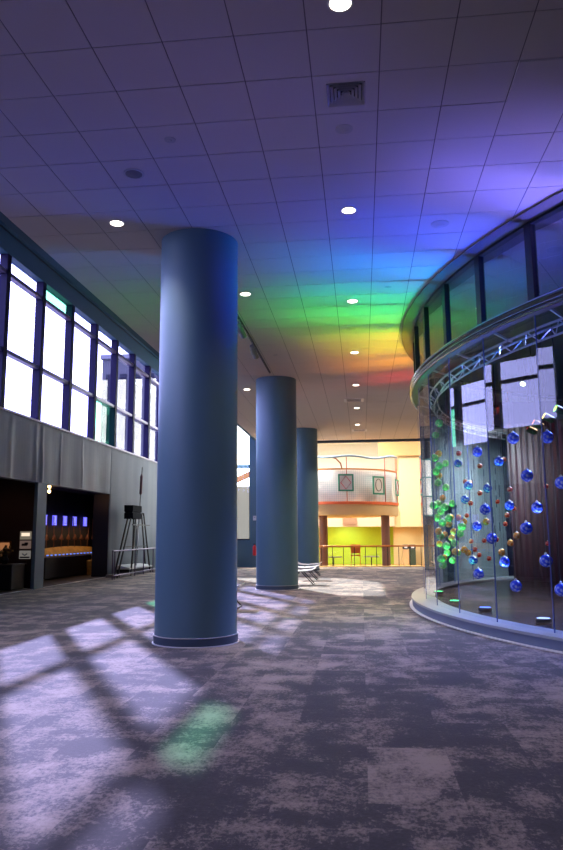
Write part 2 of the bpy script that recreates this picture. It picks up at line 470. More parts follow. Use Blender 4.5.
for k in range(NP):
    a = A0+ST*k
    g = .09
    bm = NB(); ering(bm, 7.40, 7.412, .165, 4.2, a+g, a+ST-g, n=1)
    p = rpart('glass_pane', bm, M['drumglass'], sharp=50)
    bm = NB(); ering(bm, 7.40, 7.412, 4.41, 5.435, a+.2, a+ST-.2, n=1)
    p = rpart('upper_glass_pane', bm, M['upperglass'], sharp=50)
    bm = NB(); ering(bm, 7.375, 7.455, 4.36, 5.44, a-.42, a+.42, n=2); rpart('mullion', bm, M['blackw'])
# seam strips: edge of the glass seen as thin lines
bm = NB()
for k in range(NP): ering(bm, 7.398, 7.414, .165, 4.2, A0+ST*k-.035, A0+ST*k+.035, n=1)
rpart('glass_seam', bm, mat('glass_edge', (.10,.14,.40), .2, coat=1))['label'] = 'thin blue edges where the glass panels meet'
# lighting truss just inside the rail
tr = empty('lighting_truss', (CX, CY, 3.9), 'curved lattice truss running inside the rotunda just under the rail', 'truss')
bm = NB()
for (r, z) in ((7.16, 4.12), (6.99, 4.12), (7.07, 3.97)):
    tube(bm, [ep(r, 130+a*2, z) for a in range(76)], .017, 6)
bmesh.ops.translate(bm, verts=bm.verts[:], vec=(-CX, -CY, -3.9)); obj('chord', bm, M['truss'], tr)
bm = NB(); z = 0; q = [ (7.16,4.12), (7.07,3.97), (6.99,4.12), (7.07,3.97)]
pts = [ep(*[q[i % 4][0], 130+i*1.1, q[i % 4][1]]) for i in range(137)]
for a, b in zip(pts[:-1], pts[1:]): bar(bm, a, b, .012)
for a in range(134, 280, 8):
    bar(bm, ep(7.07, a, 4.12), ep(7.385, a, 4.22), .03)
bmesh.ops.translate(bm, verts=bm.verts[:], vec=(-CX, -CY, -3.9)); obj('lattice', bm, M['truss'], tr)

# stage lamps hung from the rotunda ceiling (colour, ring radius, angle, aim point, power, cone)
def stage_lamp(pos, aim, col, power, cone, label, blend=1.0, hang=5.468, size=.65):
    pos = Vector(pos); aim = Vector(aim); d = (aim-pos).normalized()
    e = empty('stage_lamp', pos, label, 'stage lamp', 'stage lamps inside the rotunda')
    u, w = frame_of(d)
    bm = NB(); tube(bm, [-d*.20, -d*.17, d*.02], [.05, .07, .075], 16)
    obj('housing', bm, M['black'], e)
    bm = NB(); tube(bm, [d*.021, d*.027], .062, 16); obj('lens', bm, emis('lens', col, 6), e)
    bm = NB(); bar(bm, -d*.08+w*.08, Vector((0,0,hang-pos.z)) if hang > pos.z else Vector((0,0,hang-pos.z)), .02); obj('bracket', bm, M['black'], e)
    l = bpy.data.lights.new('beam', 'SPOT'); l.energy = power; l.color = col; l.spot_size = math.radians(cone); l.spot_blend = blend; l.shadow_soft_size = size
    lo = bpy.data.objects.new('beam', l); COL.objects.link(lo); lo.parent = e
    lo.location = d*.04; lo.rotation_euler = d.to_track_quat('-Z', 'Y').to_euler()
    return e
LAMPS = [
 ((.34,.24,1.0), (2.3,8.2), (4.8,9.8), 1000, 40, 'violet'),
 ((.09,.10,1.0), (1.2,8.8), (4.4,10.8), 900, 50, 'blue'),
 ((.01,.09,1.0), (-.1,9.8), (4.1,11.6), 1500, 42, 'deep blue'),
 ((.00,.50,1.0), (-.1,11.1), (3.9,12.4), 1300, 34, 'cyan'),
 ((.00,1.0,.16), (-.3,12.7), (3.8,13.3), 1900, 31, 'green'),
 ((.30,1.0,.00), (.3,14.0), (3.8,14.2), 1300, 28, 'lime'),
 ((1.0,.62,.00), (.9,15.3), (3.8,15.1), 2200, 30, 'yellow'),
 ((1.0,.27,.01), (.9,16.9), (3.8,16.0), 1900, 32, 'orange'),
 ((1.0,.03,.03), (1.2,18.8), (3.9,17.0), 750, 34, 'red'),
]
for col, aim, src, p, cone, nm in LAMPS:
    stage_lamp((src[0], src[1], 3.75), (aim[0], aim[1], ZC), col, p*LP, cone, 'black stage lamp in the rotunda throwing %s light up at the ceiling' % nm)

stage_lamp((3.3,17.7,4.3), (3.6,21.9,1.8), (.75,.9,1.0), 2600, 75, 'added white lamp in the rotunda brightening the grey panel wall')  # extra lamp added to brighten the core wall
stage_lamp((5.2,17.9,4.7), (2.1,14.9,1.5), (1,.62,.35), 1500, 44, 'added lamp brightening the orange glass balls with warm light')  # warm fill added because the orange balls came out dim
stage_lamp((6.6,14.2,4.2), (5.4,19.5,2.6), (1.0,.03,.05), 450, 50, 'black stage lamp in the rotunda washing the curtain red')
stage_lamp((4.6,12.6,4.6), (2.2,10.6,1.2), (.15,.25,1.0), 1900, 60, 'black stage lamp shining blue on the right hand glass balls')
stage_lamp((4.6,15.4,4.6), (2.1,12.8,1.5), (.35,.45,1.0), 1500, 50, 'black stage lamp shining pale blue on the middle glass balls')
stage_lamp((3.9,17.3,4.9), (1.7,14.6,1.6), (.75,1,.45), 1600, 40, 'black stage lamp shining green on the left hand glass balls')
# floor uplights inside the glass
for (x, y), col, nm, p in (((1.55,15.5),(.1,1,.3),'green uplight on the rotunda floor, farther of the two green ones',60), ((1.62,13.4),(.1,1,.35),'green uplight on the rotunda floor, nearer of the two green ones',60),
        ((1.95,12.2),(.1,.2,1),'blue uplight on the rotunda floor beside the green ones',90), ((2.5,10.7),(.25,.35,1),'blue white uplight on the rotunda floor at far right',90)):
    e = empty('floor_uplight', (x, y, .12), nm, 'floor lamp')
    bm = NB(); lathe(bm, [(.09,0),(.11,.02),(.11,.06),(.10,.075)], n=24); obj('housing', bm, M['black'], e)
    bm = NB(); lathe(bm, [(.088,.0755),(.088,.08)], n=24); obj('lens', bm, emis('uplens', col, 3), e)
    l = bpy.data.lights.new('beam', 'SPOT'); l.energy = p*LU; l.color = col; l.spot_size = math.radians(80); l.spot_blend = 1; l.shadow_soft_size = .08
    lo = bpy.data.objects.new('beam', l); COL.objects.link(lo); lo.parent = e; lo.location = (0,0,.1); lo.rotation_euler = Vector((.25,.0,1)).to_track_quat('-Z','Y').to_euler()

# glass balls on cords
BLUE = [(1.98, 14.9, 2.79), (1.93, 12.11, 2.71), (2.12, 10.19, 2.68), (2.45, 9.68, 2.62), (2.42, 12.91, 2.62), (2.01, 13.84, 2.27), (2.36, 13.84, 2.21), (2.23, 9.98, 2.14), (2.01, 14.35, 2.03), (2.59, 9.68, 2.02), (2.56, 12.91, 1.85), (2.52, 10.76, 1.74), (1.89, 11.39, 1.74), (1.99, 12.91, 1.5), (2.2, 10.07, 1.44), (1.97, 11.39, 1.3), (2.35, 9.73, 1.02), (2.28, 12.11, 0.92), (2.04, 13.87, 0.88), (1.8, 11.74, 0.75), (2.08, 10.35, 0.66), (2.5, 9.68, 0.66)]
GREEN = [(1.6, 15.34, 3.44), (1.5, 13.65, 3.44), (1.85, 15.9, 2.89), (1.41, 13.92, 2.81), (1.45, 13.55, 2.62), (1.46, 14.22, 2.57), (1.53, 14.56, 2.38), (1.78, 15.45, 2.34), (1.95, 15.86, 2.02), (1.56, 15.05, 1.98), (1.37, 14.02, 1.91), (1.53, 13.61, 1.86), (1.66, 15.54, 1.84), (1.57, 15.46, 1.71), (1.67, 14.23, 1.67), (1.52, 13.98, 1.58), (1.82, 13.52, 1.5), (1.88, 14.33, 1.37), (1.54, 14.61, 1.33), (1.79, 14.45, 1.19), (1.56, 13.84, 1.15), (1.82, 14.41, 1.01), (1.81, 15.95, 0.97), (1.44, 13.74, 0.91), (1.91, 15.9, 0.81), (1.52, 14.23, 0.78)]
ORANGE = [(1.52, 14.14, 2.91), (1.62, 15.19, 2.57), (1.82, 16.47, 2.17), (1.8, 15.02, 1.7), (1.98, 15.25, 1.7), (2.51, 15.05, 1.61), (1.96, 14.31, 1.6), (1.69, 14.42, 1.56), (1.93, 15.69, 1.42), (1.48, 14.37, 1.42), (1.84, 16.49, 1.36), (2.9, 14.09, 1.33), (1.84, 15.32, 1.29), (2.96, 15.03, 1.18), (1.65, 15.93, 1.16), (1.99, 14.62, 1.06), (1.75, 14.1, 1.04), (2.7, 14.6, 1.01), (2.29, 16.24, 0.96), (1.66, 15.23, 0.89)]
RED = [(2.91, 14.98, 2.86), (1.83, 13.59, 2.85), (2.31, 14.26, 2.67), (2.06, 14.55, 2.39), (3.95, 15.94, 2.36), (2.08, 14.12, 2.34), (2.73, 13.65, 2.17), (2.28, 14.23, 2.14), (2.98, 16.28, 2.06), (2.09, 14.19, 1.95), (3.36, 16.47, 1.91), (2.28, 16.11, 1.76), (2.71, 13.93, 1.71), (2.91, 15.2, 1.56), (2.84, 15.87, 1.24), (2.59, 15.9, 1.22), (2.29, 15.73, 1.21), (3.78, 15.43, 1.16), (2.21, 14.71, 1.06), (2.52, 16.2, 0.91), (2.6, 15.46, 0.86)]

def ball(pos, r, m, name, label, group):
    e = empty(name, pos, label, 'glass ball', group)
    bm = NB(); bmesh.ops.create_uvsphere(bm, u_segments=24, v_segments=14, radius=r)
    obj('globe', bm, m, e)
    bm = NB(); lathe(bm, [(.35*r, r*.92), (.22*r, r*1.05), (.16*r, r*1.25), (.05*r, r*1.3)], n=12); obj('cap', bm, M['truss'], e)
    bm = NB(); tube(bm, [(0,0,r*1.3), (0,0,5.468-pos[2])], .002, 5); c = obj('cord', bm, M['cord'], e)
    return e
MB_ = ball_mat('blue_glass', (.03,.09,.85), (.55,.68,1.0)); MG = ball_mat('green_glass', (.22,.80,.22), (.8,1,.5))
MO = ball_mat('orange_glass', (1.0,.38,.05), (1,.8,.45)); MR = ball_mat('red_glass', (.85,.03,.03), (1,.4,.3))
ORD = ['highest','second highest','third highest','fourth highest','fifth highest','sixth highest','seventh highest','eighth highest','ninth highest','tenth highest','eleventh highest']
LOW = ['lowest','second lowest','third lowest','fourth lowest','fifth lowest','sixth lowest','seventh lowest','eighth lowest','ninth lowest','tenth lowest','eleventh lowest','twelfth lowest','thirteenth lowest','fourteenth lowest','fifteenth lowest']
def strung(lst, r, m, name, cname, where, group):
    n = len(lst)
    for i, p in enumerate(lst):
        o = ORD[i] if i < n//2 and i < len(ORD) else LOW[n-1-i]
        ball(p, r, m, name, '%s glass ball on a cord %s, %s of them' % (cname, where, o), group)
strung(BLUE, .082, MB_, 'hanging_glass_ball', 'blue', 'along the curved glass', 'blue glass balls in the rotunda')
strung(GREEN, .075, MG, 'hanging_glass_ball', 'green', 'at the glass room left end', 'green glass balls in the rotunda')
strung(ORANGE, .068, MO, 'hanging_glass_ball', 'orange', 'amid the green cluster', 'orange glass balls in the rotunda')
strung(RED, .05, MR, 'hanging_glass_ball', 'small red', 'deeper in the rotunda', 'red glass balls in the rotunda')

# dark strand curtain and panels inside the rotunda
def wavy(bm, p0, p1, z0, z1, amp, n, th=.03):
    p0, p1 = Vector((*p0,0)), Vector((*p1,0)); d = (p1-p0); nn = Vector((-d.y, d.x, 0)).normalized()
    A = []
    for i in range(n+1):
        q = p0+d*i/n; w = amp*math.sin(i*1.57)
        A.append([bm.verts.new(q+nn*(w+s*th)+Vector((0,0,z))) for s, z in ((-.5,z0),(.5,z0),(.5,z1),(-.5,z1))])
    for a, b in zip(A[:-1], A[1:]):
        for j in range(4): bm.faces.new((a[j], a[(j+1)%4], b[(j+1)%4], b[j]))
    bm.faces.new(A[0]); bm.faces.new(A[-1][::-1])
bm = NB(); wavy(bm, (4.05, 20.3), (9.5, 17.0), .12, 4.35, .025, 160)
tag(obj('strand_curtain', bm, M['curtain'], loc=(6.8,18.6,.12), sharp=80), 'floor length dark maroon strand curtain at the back of the rotunda', 'curtain')
bm = NB(); wavy(bm, (9.5, 17.0), (9.0, 8.0), .12, 4.35, .02, 160)
tag(obj('dark_panel_wall', bm, M['navy'], loc=(9.2,12.5,.12), sharp=80), 'near black navy panel wall at the right inside the rotunda', 'partition')

A_, B_ = Vector((2.12,19.9,0)), Vector((4.5,23.2,0)); dv = (B_-A_).normalized(); nv = Vector((-dv.y, dv.x, 0)); LN = (B_-A_).length
MW = Matrix(((dv.x, nv.x, 0, A_.x),(dv.y, nv.y, 0, A_.y),(0,0,1,0),(0,0,0,1)))
bm = NB(); box(bm, 0, .25, 0, .2, 0, ZC, MW); box(bm, .95, LN, 0, .2, 0, ZC, MW); box(bm, .25, .95, 0, .2, 2.15, ZC, MW)
struct('wall_core', bm, folds('grey_core_panel', (.24,.29,.31), (.40,.43,.42), 2.5, .45, bump=.1))
bm = NB(); box(bm, .25, .95, .18, .22, 0, 2.15, MW); struct('door_1', bm, M['navy'])
bm = NB(); rnd = random.Random(11)
for i in range(34):
    u_ = rnd.uniform(.1, LN-.1); z_ = rnd.uniform(.6, 4.6)
    if .15 < u_ < 1.1 and z_ < 2.3: continue
    box(bm, u_, u_+.035, -.012, .01, z_, z_+rnd.uniform(.18,.38), MW)
struct('trim_6', bm, M['bluebase'])
bm = NB(); box(bm, 4.45, 17.2, 23.1, 23.3, 0, ZC); struct('wall_core_back', bm, M['navy'])

# ================================================================== CEILING FITTINGS
def downlight(x, y, label, on=True):
    e = empty('recessed_downlight', (x, y, ZC-.002), label, 'ceiling light', 'recessed downlights in the hall ceiling')
    bm = NB(); lathe(bm, [(.088,-.004),(.102,-.006),(.105,0),(.088,.0)], n=32)
    obj('trim_ring', bm, M['white'], e)
    bm = NB(); lathe(bm, [(.0,-.006),(.085,-.004)], n=32); lathe(bm, [(.085,-.004),(.085,-.001)], n=32); obj('lens', bm, M['lamp'], e)
    l = bpy.data.lights.new('downlight', 'SPOT'); l.energy = 45*LD*(3 if y > 16 else 1); l.color = (1,.84,.68); l.spot_size = math.radians(110); l.spot_blend = .8; l.shadow_soft_size = .09
    lo = bpy.data.objects.new('lamp', l); COL.objects.link(lo); lo.parent = e; lo.location = (0,0,-.03)
rows = ['nearest the camera','second from the camera','third from the camera','fourth from the camera','fifth from the camera','sixth from the camera','farthest from the camera']
for k, y in enumerate((5.08, 8.74, 12.40, 16.09, 19.74, 23.45, 27.1)):
    downlight(-.07, y, 'lit round downlight in the central ceiling row, %s' % rows[k])
downlight(-3.14, 8.74, 'lit round downlight left of the nearest blue column')
downlight(-1.9, 11.77, 'small lit round downlight just right of the nearest blue column')
downlight(-3.17, 19.9, 'lit round downlight seen between the two nearest blue columns')
for (x, y, r, m, label, cat, nm) in (
    (-.084, 6.86, .09, 'offlens', 'white ceiling sensor disc just beyond the square vent', 'ceiling sensor', 'ceiling_sensor'),
    (-1.907, 6.84, .06, 'offlens', 'small pale sprinkler cover in the ceiling left of centre', 'sprinkler', 'ceiling_sprinkler'),
    (-2.506, 7.49, .12, 'greyspk', 'grey round ceiling speaker above left of the nearest column', 'speaker', 'ceiling_speaker'),
    (1.14, 9.31, .12, 'offlens', 'round ceiling speaker in the violet lit ceiling', 'speaker', 'ceiling_speaker'),
    (-.12, 14.17, .10, 'offlens', 'round ceiling disc in the green light, left one', 'ceiling sensor', 'ceiling_sensor'),
    (.52, 14.18, .12, 'offlens', 'round ceiling speaker in the yellow light by the rotunda', 'speaker', 'ceiling_speaker'),
    (.535, 11.74, .06, 'offlens', 'small sprinkler cover in the cyan light', 'sprinkler', 'ceiling_sprinkler'),
    (-1.9, 16.07, .06, 'offlens', 'small sprinkler cover above the middle blue column', 'sprinkler', 'ceiling_sprinkler')):
    e = empty(nm, (x, y, ZC), label, cat)
    bm = NB(); lathe(bm, [(r*.86,-.006),(r,-.004),(r,0.003)], n=32); obj('ring', bm, M['offlens'], e)
    bm = NB(); lathe(bm, [(0,-.014),(r*.3,-.014),(r*.4,-.008),(r*.8,-.0075),(r*.8,-.006)], n=32); obj('cover', bm, M[m], e)
# square supply vent
vx, vy = gx+3.5*T, gy+1.5*T
vx = gx+5.5*T+.0 if False else vx
e = empty('ceiling_vent', (vx, vy, ZC), 'square four way air vent set in the ceiling between two downlights', 'air vent')
bm = NB(); h = .30
for (a, b, c, d) in ((-h,h,-h,-.18),(-h,h,.18,h),(-h,-.18,-.18,.18),(.18,h,-.18,.18)): box(bm, a, b, c, d, -.001, .012)
obj('plate', bm, M['tile'], e)
bm = NB(); box(bm, -.2, .2, -.2, .2, .045, .05); obj('duct_throat', bm, M['black'], e)
for i in range(5):
    s = .176-i*.034; bm = NB()
    P = [[(-s,-s),(s,-s),(s,s),(-s,s)], [(-s+.022,-s+.022),(s-.022,-s+.022),(s-.022,s-.022),(-s+.022,s-.022)]]
    lo = [bm.verts.new((x,y,-.012)) for x,y in P[0]]; hi = [bm.verts.new((x,y,.022)) for x,y in P[1]]
    lo2 = [bm.verts.new((x*.985,y*.985,-.009)) for x,y in P[0]]; hi2 = [bm.verts.new((x*.985,y*.985,.025)) for x,y in P[1]]
    for k in range(4):
        k2 = (k+1)%4
        bm.faces.new((lo[k],lo[k2],hi[k2],hi[k])); bm.faces.new((lo2[k2],lo2[k],hi2[k],hi2[k2]))
        bm.faces.new((lo[k2],lo[k],lo2[k],lo2[k2])); bm.faces.new((hi[k],hi[k2],hi2[k2],hi2[k]))
    obj('louvre', bm, M['grille'], e, sharp=10)
# long slot vents further down the hall
for (x, y, label) in ((-.15, 22.0, 'dark square ceiling vent far down the hall'), (.0, 28.6, 'dark square ceiling vent beside the far balcony header')):
    e = empty('ceiling_vent', (x, y, ZC), label, 'air vent')
    bm = NB()
    for (a, b, c, d) in ((-.3,.3,-.3,-.22),(-.3,.3,.22,.3),(-.3,-.22,-.22,.22),(.22,.3,-.22,.22)): box(bm, a, b, c, d, -.015, .004)
    obj('plate', bm, M['grille'], e)
    bm = NB(); box(bm, -.22, .22, -.22, .22, -.006, -.001); obj('duct_throat', bm, M['black'], e)
    bm = NB()
    for k in range(5): box(bm, -.22, .22, -.18+k*.085, -.165+k*.085, -.014, -.006)
    obj('louvre', bm, M['grille'], e)
# track with spot heads behind the nearest column
e = empty('track_light', (-2.24, 14.4, ZC), 'black ceiling track with spot heads behind the nearest blue column', 'track light')
bm = NB(); box(bm, -.018, .018, -2.1, 3.4, -.035, 0); obj('track', bm, M['black'], e)
for y in (-1.3, -.95, .4, .75):
    bm = NB(); bar(bm, (0,y,-.03), (0,y,-.14), .02); tube(bm, [(0,y-.09,-.13),(0,y,-.19),(.02,y+.10,-.25)], [.045,.055,.06], 14)
    obj('spot_head', bm, mat('spot_head_grey', (.25,.26,.28), .4), e)

# ================================================================== GALLERY CONTENTS
bx = -10.55
for k, y in enumerate((23.0, 23.75, 24.62, 25.5, 26.5)):
    e = empty('hanging_banner', (bx+.12, y, 1.75), 'small lit blue banner on the gallery wall, %s from the left' % ['first','second','third','fourth','fifth'][k], 'banner', 'blue banners in the gallery')
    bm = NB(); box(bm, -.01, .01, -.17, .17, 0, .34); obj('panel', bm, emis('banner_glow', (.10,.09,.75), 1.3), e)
    bm = NB()
    for j in (-.1,-.02,.06): box(bm, .011, .014, y*0+j, j+.03, .08, .32)
    box(bm, .011, .014, -.12, .13, .03, .055)
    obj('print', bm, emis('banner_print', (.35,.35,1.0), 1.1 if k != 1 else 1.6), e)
    bm = NB(); bar(bm, (0,0,.34), (0,0,1.2), .008); obj('wire', bm, M['black'], e)
# stage mural: lit curve
mur = empty('stage_diorama', (bx+.25, 25.0, .55), 'long lit orange and yellow stage diorama along the gallery wall under blue banners', 'diorama')
bm = NB(); box(bm, -.2, .35, -2.9, 2.9, -.5, .15); obj('cabinet', bm, mat('cabinet_dark', (.02,.012,.01), .5), mur)
bm = NB(); P = []
for i in range(25):
    t = -1+2*i/24; P.append((2.8*t, .26+.10*(1-t*t)))
lo = [bm.verts.new((.05, y, .24)) for y, z in P]; hi = [bm.verts.new((-.15, y, z+.12)) for y, z in P]
lo2 = [bm.verts.new((.05, y, .15)) for y, z in P]; hi2 = [bm.verts.new((-.2, y, .15)) for y, z in P]
for i in range(24):
    bm.faces.new((lo[i],lo[i+1],hi[i+1],hi[i])); bm.faces.new((lo2[i],lo2[i+1],lo[i+1],lo[i])); bm.faces.new((hi[i],hi[i+1],hi2[i+1],hi2[i])); bm.faces.new((lo2[i+1],lo2[i],hi2[i],hi2[i+1]))
obj('sloping_stage', bm, mat('stage_ochre', (.75,.36,.08), .6, bump=(4,5,.6,.1)), mur)
bm = NB()
for i in range(16): box(bm, .051, .06, -2.5+i*.32, -2.36+i*.32, .19, .23)
obj('lettered_strip', bm, emis('strip_glow', (.15,.25,.8), 1.2), mur)
bm = NB(); rnd = random.Random(3)
for i in range(9):
    y = -2.5+i*.6; bar(bm, (-.1, y, .45), (-.1, y+rnd.uniform(-.25,.25), 1.5), .02)
    tube(bm, [(-.1,y-.12,.72),(-.1,y,.86),(-.1,y+.12,.72)], .04, 6)
obj('scenery', bm, mat('scenery_brown', (.22,.08,.04), .7), mur)
l = bpy.data.lights.new('stage_light', 'AREA'); l.energy = 14*LG; l.color = (1,.62,.32); l.shape = 'RECTANGLE'; l.size = .2; l.size_y = 4.5
lo_ = bpy.data.objects.new('stage_light', l); COL.objects.link(lo_); lo_.location = (bx+.5, 25.0, 1.7); lo_.rotation_euler = (0, math.radians(20), 0)
e = empty('patterned_bin', (-9.75, 25.5, 0), 'small gold patterned box standing in front of the gallery diorama', 'box')
bm = NB(); lathe(bm, [(.16,0),(.18,.5),(.16,.52)], n=6); obj('body', bm, mat('gold_pattern', (.55,.33,.10), .4, metal=.4, bump=(18,2,.6,.2)), e)
bm = NB(); tube(bm, [(0,0,.5),(.03,.02,.62),(0,.05,.72)], .03, 8); obj('finial', bm, mat('gold', (.7,.45,.12), .3, metal=.6), e)
# opening one: three cards, a framed picture, a desk and a bush-like arrangement
for k, z in enumerate((1.41, 1.16, .89)):
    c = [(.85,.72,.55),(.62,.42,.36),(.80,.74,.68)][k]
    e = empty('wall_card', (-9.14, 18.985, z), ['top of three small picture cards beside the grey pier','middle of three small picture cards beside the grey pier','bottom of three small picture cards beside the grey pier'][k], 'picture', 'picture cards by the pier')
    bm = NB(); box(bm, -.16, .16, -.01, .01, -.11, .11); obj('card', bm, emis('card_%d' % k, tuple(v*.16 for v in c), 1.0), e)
    bm = NB()
    if k == 0: box(bm, -.12, .12, -.013, -.0105, -.02, .07)
    elif k == 1: box(bm, -.1, .06, -.013, -.0105, -.03, .03); box(bm, -.02, .08, -.013, -.0105, .0, .06)
    else: tube(bm, [(-.07,-.012,.03),(0,-.012,-.02),(.07,-.012,.03)], .015, 6); box(bm, -.14, .14, -.013, -.0105, -.09, -.05)
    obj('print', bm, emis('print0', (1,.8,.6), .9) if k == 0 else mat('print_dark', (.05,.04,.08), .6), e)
e = empty('framed_picture', (-9.72, 18.975, 1.09), 'orange framed picture left of the dark foliage in the gallery', 'picture')
bm = NB(); box(bm, -.18, .18, -.02, .02, -.17, .17); obj('frame', bm, mat('frame_brown', (.25,.1,.05), .5), e)
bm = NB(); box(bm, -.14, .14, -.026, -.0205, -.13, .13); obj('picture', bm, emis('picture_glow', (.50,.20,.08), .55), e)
e = empty('display_desk', (-9.6, 18.45, 0), 'black display desk inside the left gallery opening', 'desk')
bm = NB(); box(bm, -.75, .55, -.35, .4, .0, .64); obj('body', bm, mat('desk_black', (.012,.011,.014), .45), e, bevel=.02)
bm = NB(); box(bm, -.78, .58, -.38, .43, .64, .67); obj('desk_top', bm, mat('desk_top', (.05,.045,.045), .3), e, bevel=.01)
e = empty('dried_arrangement', (-9.42, 18.42, .67), 'dark bushy dried flower arrangement on the black gallery desk', 'plant')
bm = NB(); lathe(bm, [(.07,0),(.11,.1),(.06,.2),(.07,.23)], n=16); obj('vase', bm, M['black'], e)
bm = NB(); bl = NB(); rnd = random.Random(5)
for i in range(60):
    d = Vector((rnd.gauss(0,1), rnd.gauss(0,1), rnd.uniform(.1,1.6))).normalized(); L_ = rnd.uniform(.14,.27)
    b_ = Vector((0,0,.22)); tube(bm, [b_, b_+d*L_*.5+Vector((0,0,.03)), b_+d*L_], [.006,.005,.003], 4)
    if i % 2: bmesh.ops.create_icosphere(bl, subdivisions=1, radius=rnd.uniform(.02,.045), matrix=Matrix.Translation(b_+d*L_))
    else:
        u, w = frame_of(d); q = b_+d*L_
        v = [bm.verts.new(q+u*.04), bm.verts.new(q+d*.09), bm.verts.new(q-u*.04), bm.verts.new(q-d*.05+w*.01)]; bm.faces.new(v)
obj('stems', bm, mat('dry_stem', (.12,.07,.03), .7), e); obj('flower_heads', bl, mat('dry_flower', (.55,.33,.10), .7), e)
e = empty('gallery_spotlight', (-9.1, 20.1, 2.95), 'twin glowing warm spot bulbs at the top of the right gallery opening', 'spotlight')
bm = NB(); bar(bm, (0,0,0), (0,0,-.12), .03); obj('bracket', bm, M['black'], e)
bm = NB(); tube(bm, [(-.02,.03,-.13),(.1,-.06,-.14)], [.045,.06], 14); tube(bm, [(-.02,.03,-.27),(.1,-.06,-.28)], [.045,.06], 14); bar(bm, (0,0,-.1),(0,0,-.27),.02); obj('housing', bm, M['black'], e)
bm = NB(); tube(bm, [(.101,-.061,-.14),(.106,-.064,-.14)], .05, 14); tube(bm, [(.101,-.061,-.28),(.106,-.064,-.28)], .05, 14); obj('bulb', bm, emis('warm_bulb', (1,.55,.2), 14), e)
for (x, y, z, p, tx, ty, tz) in ((-9.5, 17.2, 2.9, 10, -9.5, 18.8, 1.3), (-9.0, 23.5, 2.75, 8, -9.0, 24.3, 2.2), (-9.3, 22, 2.9, 20, -9.6, 23.0, 0)):
    l = bpy.data.lights.new('gallery_lamp', 'SPOT'); l.energy = p*LG; l.color = (1,.5,.2); l.spot_size = 1.6; l.spot_blend = 1; l.shadow_soft_size = .05
    lo_ = bpy.data.objects.new('gallery_lamp', l); COL.objects.link(lo_); lo_.location = (x,y,z); lo_.rotation_euler = (Vector((tx,ty,tz))-Vector((x,y,z))).to_track_quat('-Z','Y').to_euler()

# ================================================================== TOWER EXHIBIT BY THE LEFT WALL
wx = -8.25
e = empty('tower_frame', (wx, 25.3, 0), 'tall splayed black metal tower frame with a box on top by the left wall', 'exhibit tower')
bm = NB()
bm.free()
for A_, B_ in (((.2,-1.9,0),(.1,-.3,2.0)),((-.2,-1.05,0),(-.1,-.05,2.0)),((.2,-.5,0),(.1,.25,2.0)),((-.2,.9,0),(-.1,.65,2.0)),((.2,1.85,0),(.1,1.2,2.2)),((-.2,2.6,0),(-.1,1.6,2.2))):
    bm = NB(); bar(bm, A_, B_, .045); obj('leg', bm, M['black'], e)
bm = NB(); bar(bm, (.1,-.1,1.77), (.12,1.9,1.77), .04); bar(bm, (.1,1.2,2.2),(-.1,1.6,2.2),.04); bar(bm,(.12,-1.1,1.0),(.12,1.5,1.0),.025)
obj('crossbar', bm, M['black'], e)
bm = NB(); box(bm, -.15, .18, -.32, .70, 1.98, 2.19); box(bm, -.15, .18, -.32, .70, 2.23, 2.46); box(bm, -.13, .15, -.3, .67, 2.17, 2.25); obj('control_box', bm, mat('box_navy', (.008,.012,.018), .85, spec=.1), e, bevel=.01)
bm = NB(); bar(bm, (0,.65,.3), (0,.65,2.35), .05); tube(bm, [(0,.65,.9),(0,.72,1.3),(0,.70,1.75),(0,.62,1.9)], [.04,.07,.06,.02], 10); obj('piston', bm, M['truss'], e)
e = empty('vertical_rocket', (wx, 26.4, 0), 'slim red and grey pole standing behind the tower frame', 'pole')
bm = NB(); tube(bm, [(0,-.4,.0),(0,0,3.0),(0,.12,3.95)], .014, 8); obj('pole', bm, M['black'], e)
bm = NB(); tube(bm, [(0,-.02,2.9),(0,.0,2.95),(0,.06,3.6),(0,.08,3.72)], [.02,.05,.05,.01], 10); obj('sleeve', bm, mat('maroon_sleeve', (.12,.05,.06), .5), e)
e = empty('guard_railing', (-7.9, 24.6, 0), 'low grey steel guard railing in front of the tower frame', 'railing')
bm = NB(); tube(bm, [(0,-2.1,.90),(0,3.2,.90)], .025, 8); tube(bm, [(0,-2.1,.12),(0,3.2,.12)], .02, 8); obj('rail', bm, M['trans'], e)
for y in (-2.1, -1.9, .2, 1.2, 2.4):
    bm = NB(); tube(bm, [(0,y,0),(0,y,.90)], .02, 8); obj('post', bm, M['trans'], e)
e = empty('ramp_platform', (wx, 25.6, 0), 'white topped wedge platform on a low grey base under the tower frame', 'platform')
bm = NB(); box(bm, -.3, .2, -1.9, 2.2, 0, .1); obj('base', bm, mat('grey_base', (.22,.2,.22), .6), e, bevel=.01)
bm = NB(); v = [bm.verts.new(p) for p in ((-.28,-.9,.22),(.18,-.9,.22),(.18,1.8,.20),(-.28,1.8,.20),(-.28,-.9,.10),(.18,-.9,.10),(.18,1.8,.14),(-.28,1.8,.14))]
for f in ((0,1,2,3),(7,6,5,4),(0,4,5,1),(1,5,6,2),(2,6,7,3),(3,7,4,0)): bm.faces.new([v[i] for i in f])
obj('wedge', bm, M['black'], e)
bm = NB(); v = [bm.verts.new(p) for p in ((-.28,-.95,.223),(.2,-.95,.223),(.2,1.85,.203),(-.28,1.85,.203),(-.28,-.95,.38),(.2,-.95,.27),(.2,1.85,.25),(-.28,1.85,.34))]
for f in ((0,3,2,1),(4,5,6,7),(0,1,5,4),(1,2,6,5),(2,3,7,6),(3,0,4,7)): bm.faces.new([v[i] for i in f])
obj('deck', bm, M['white'], e)

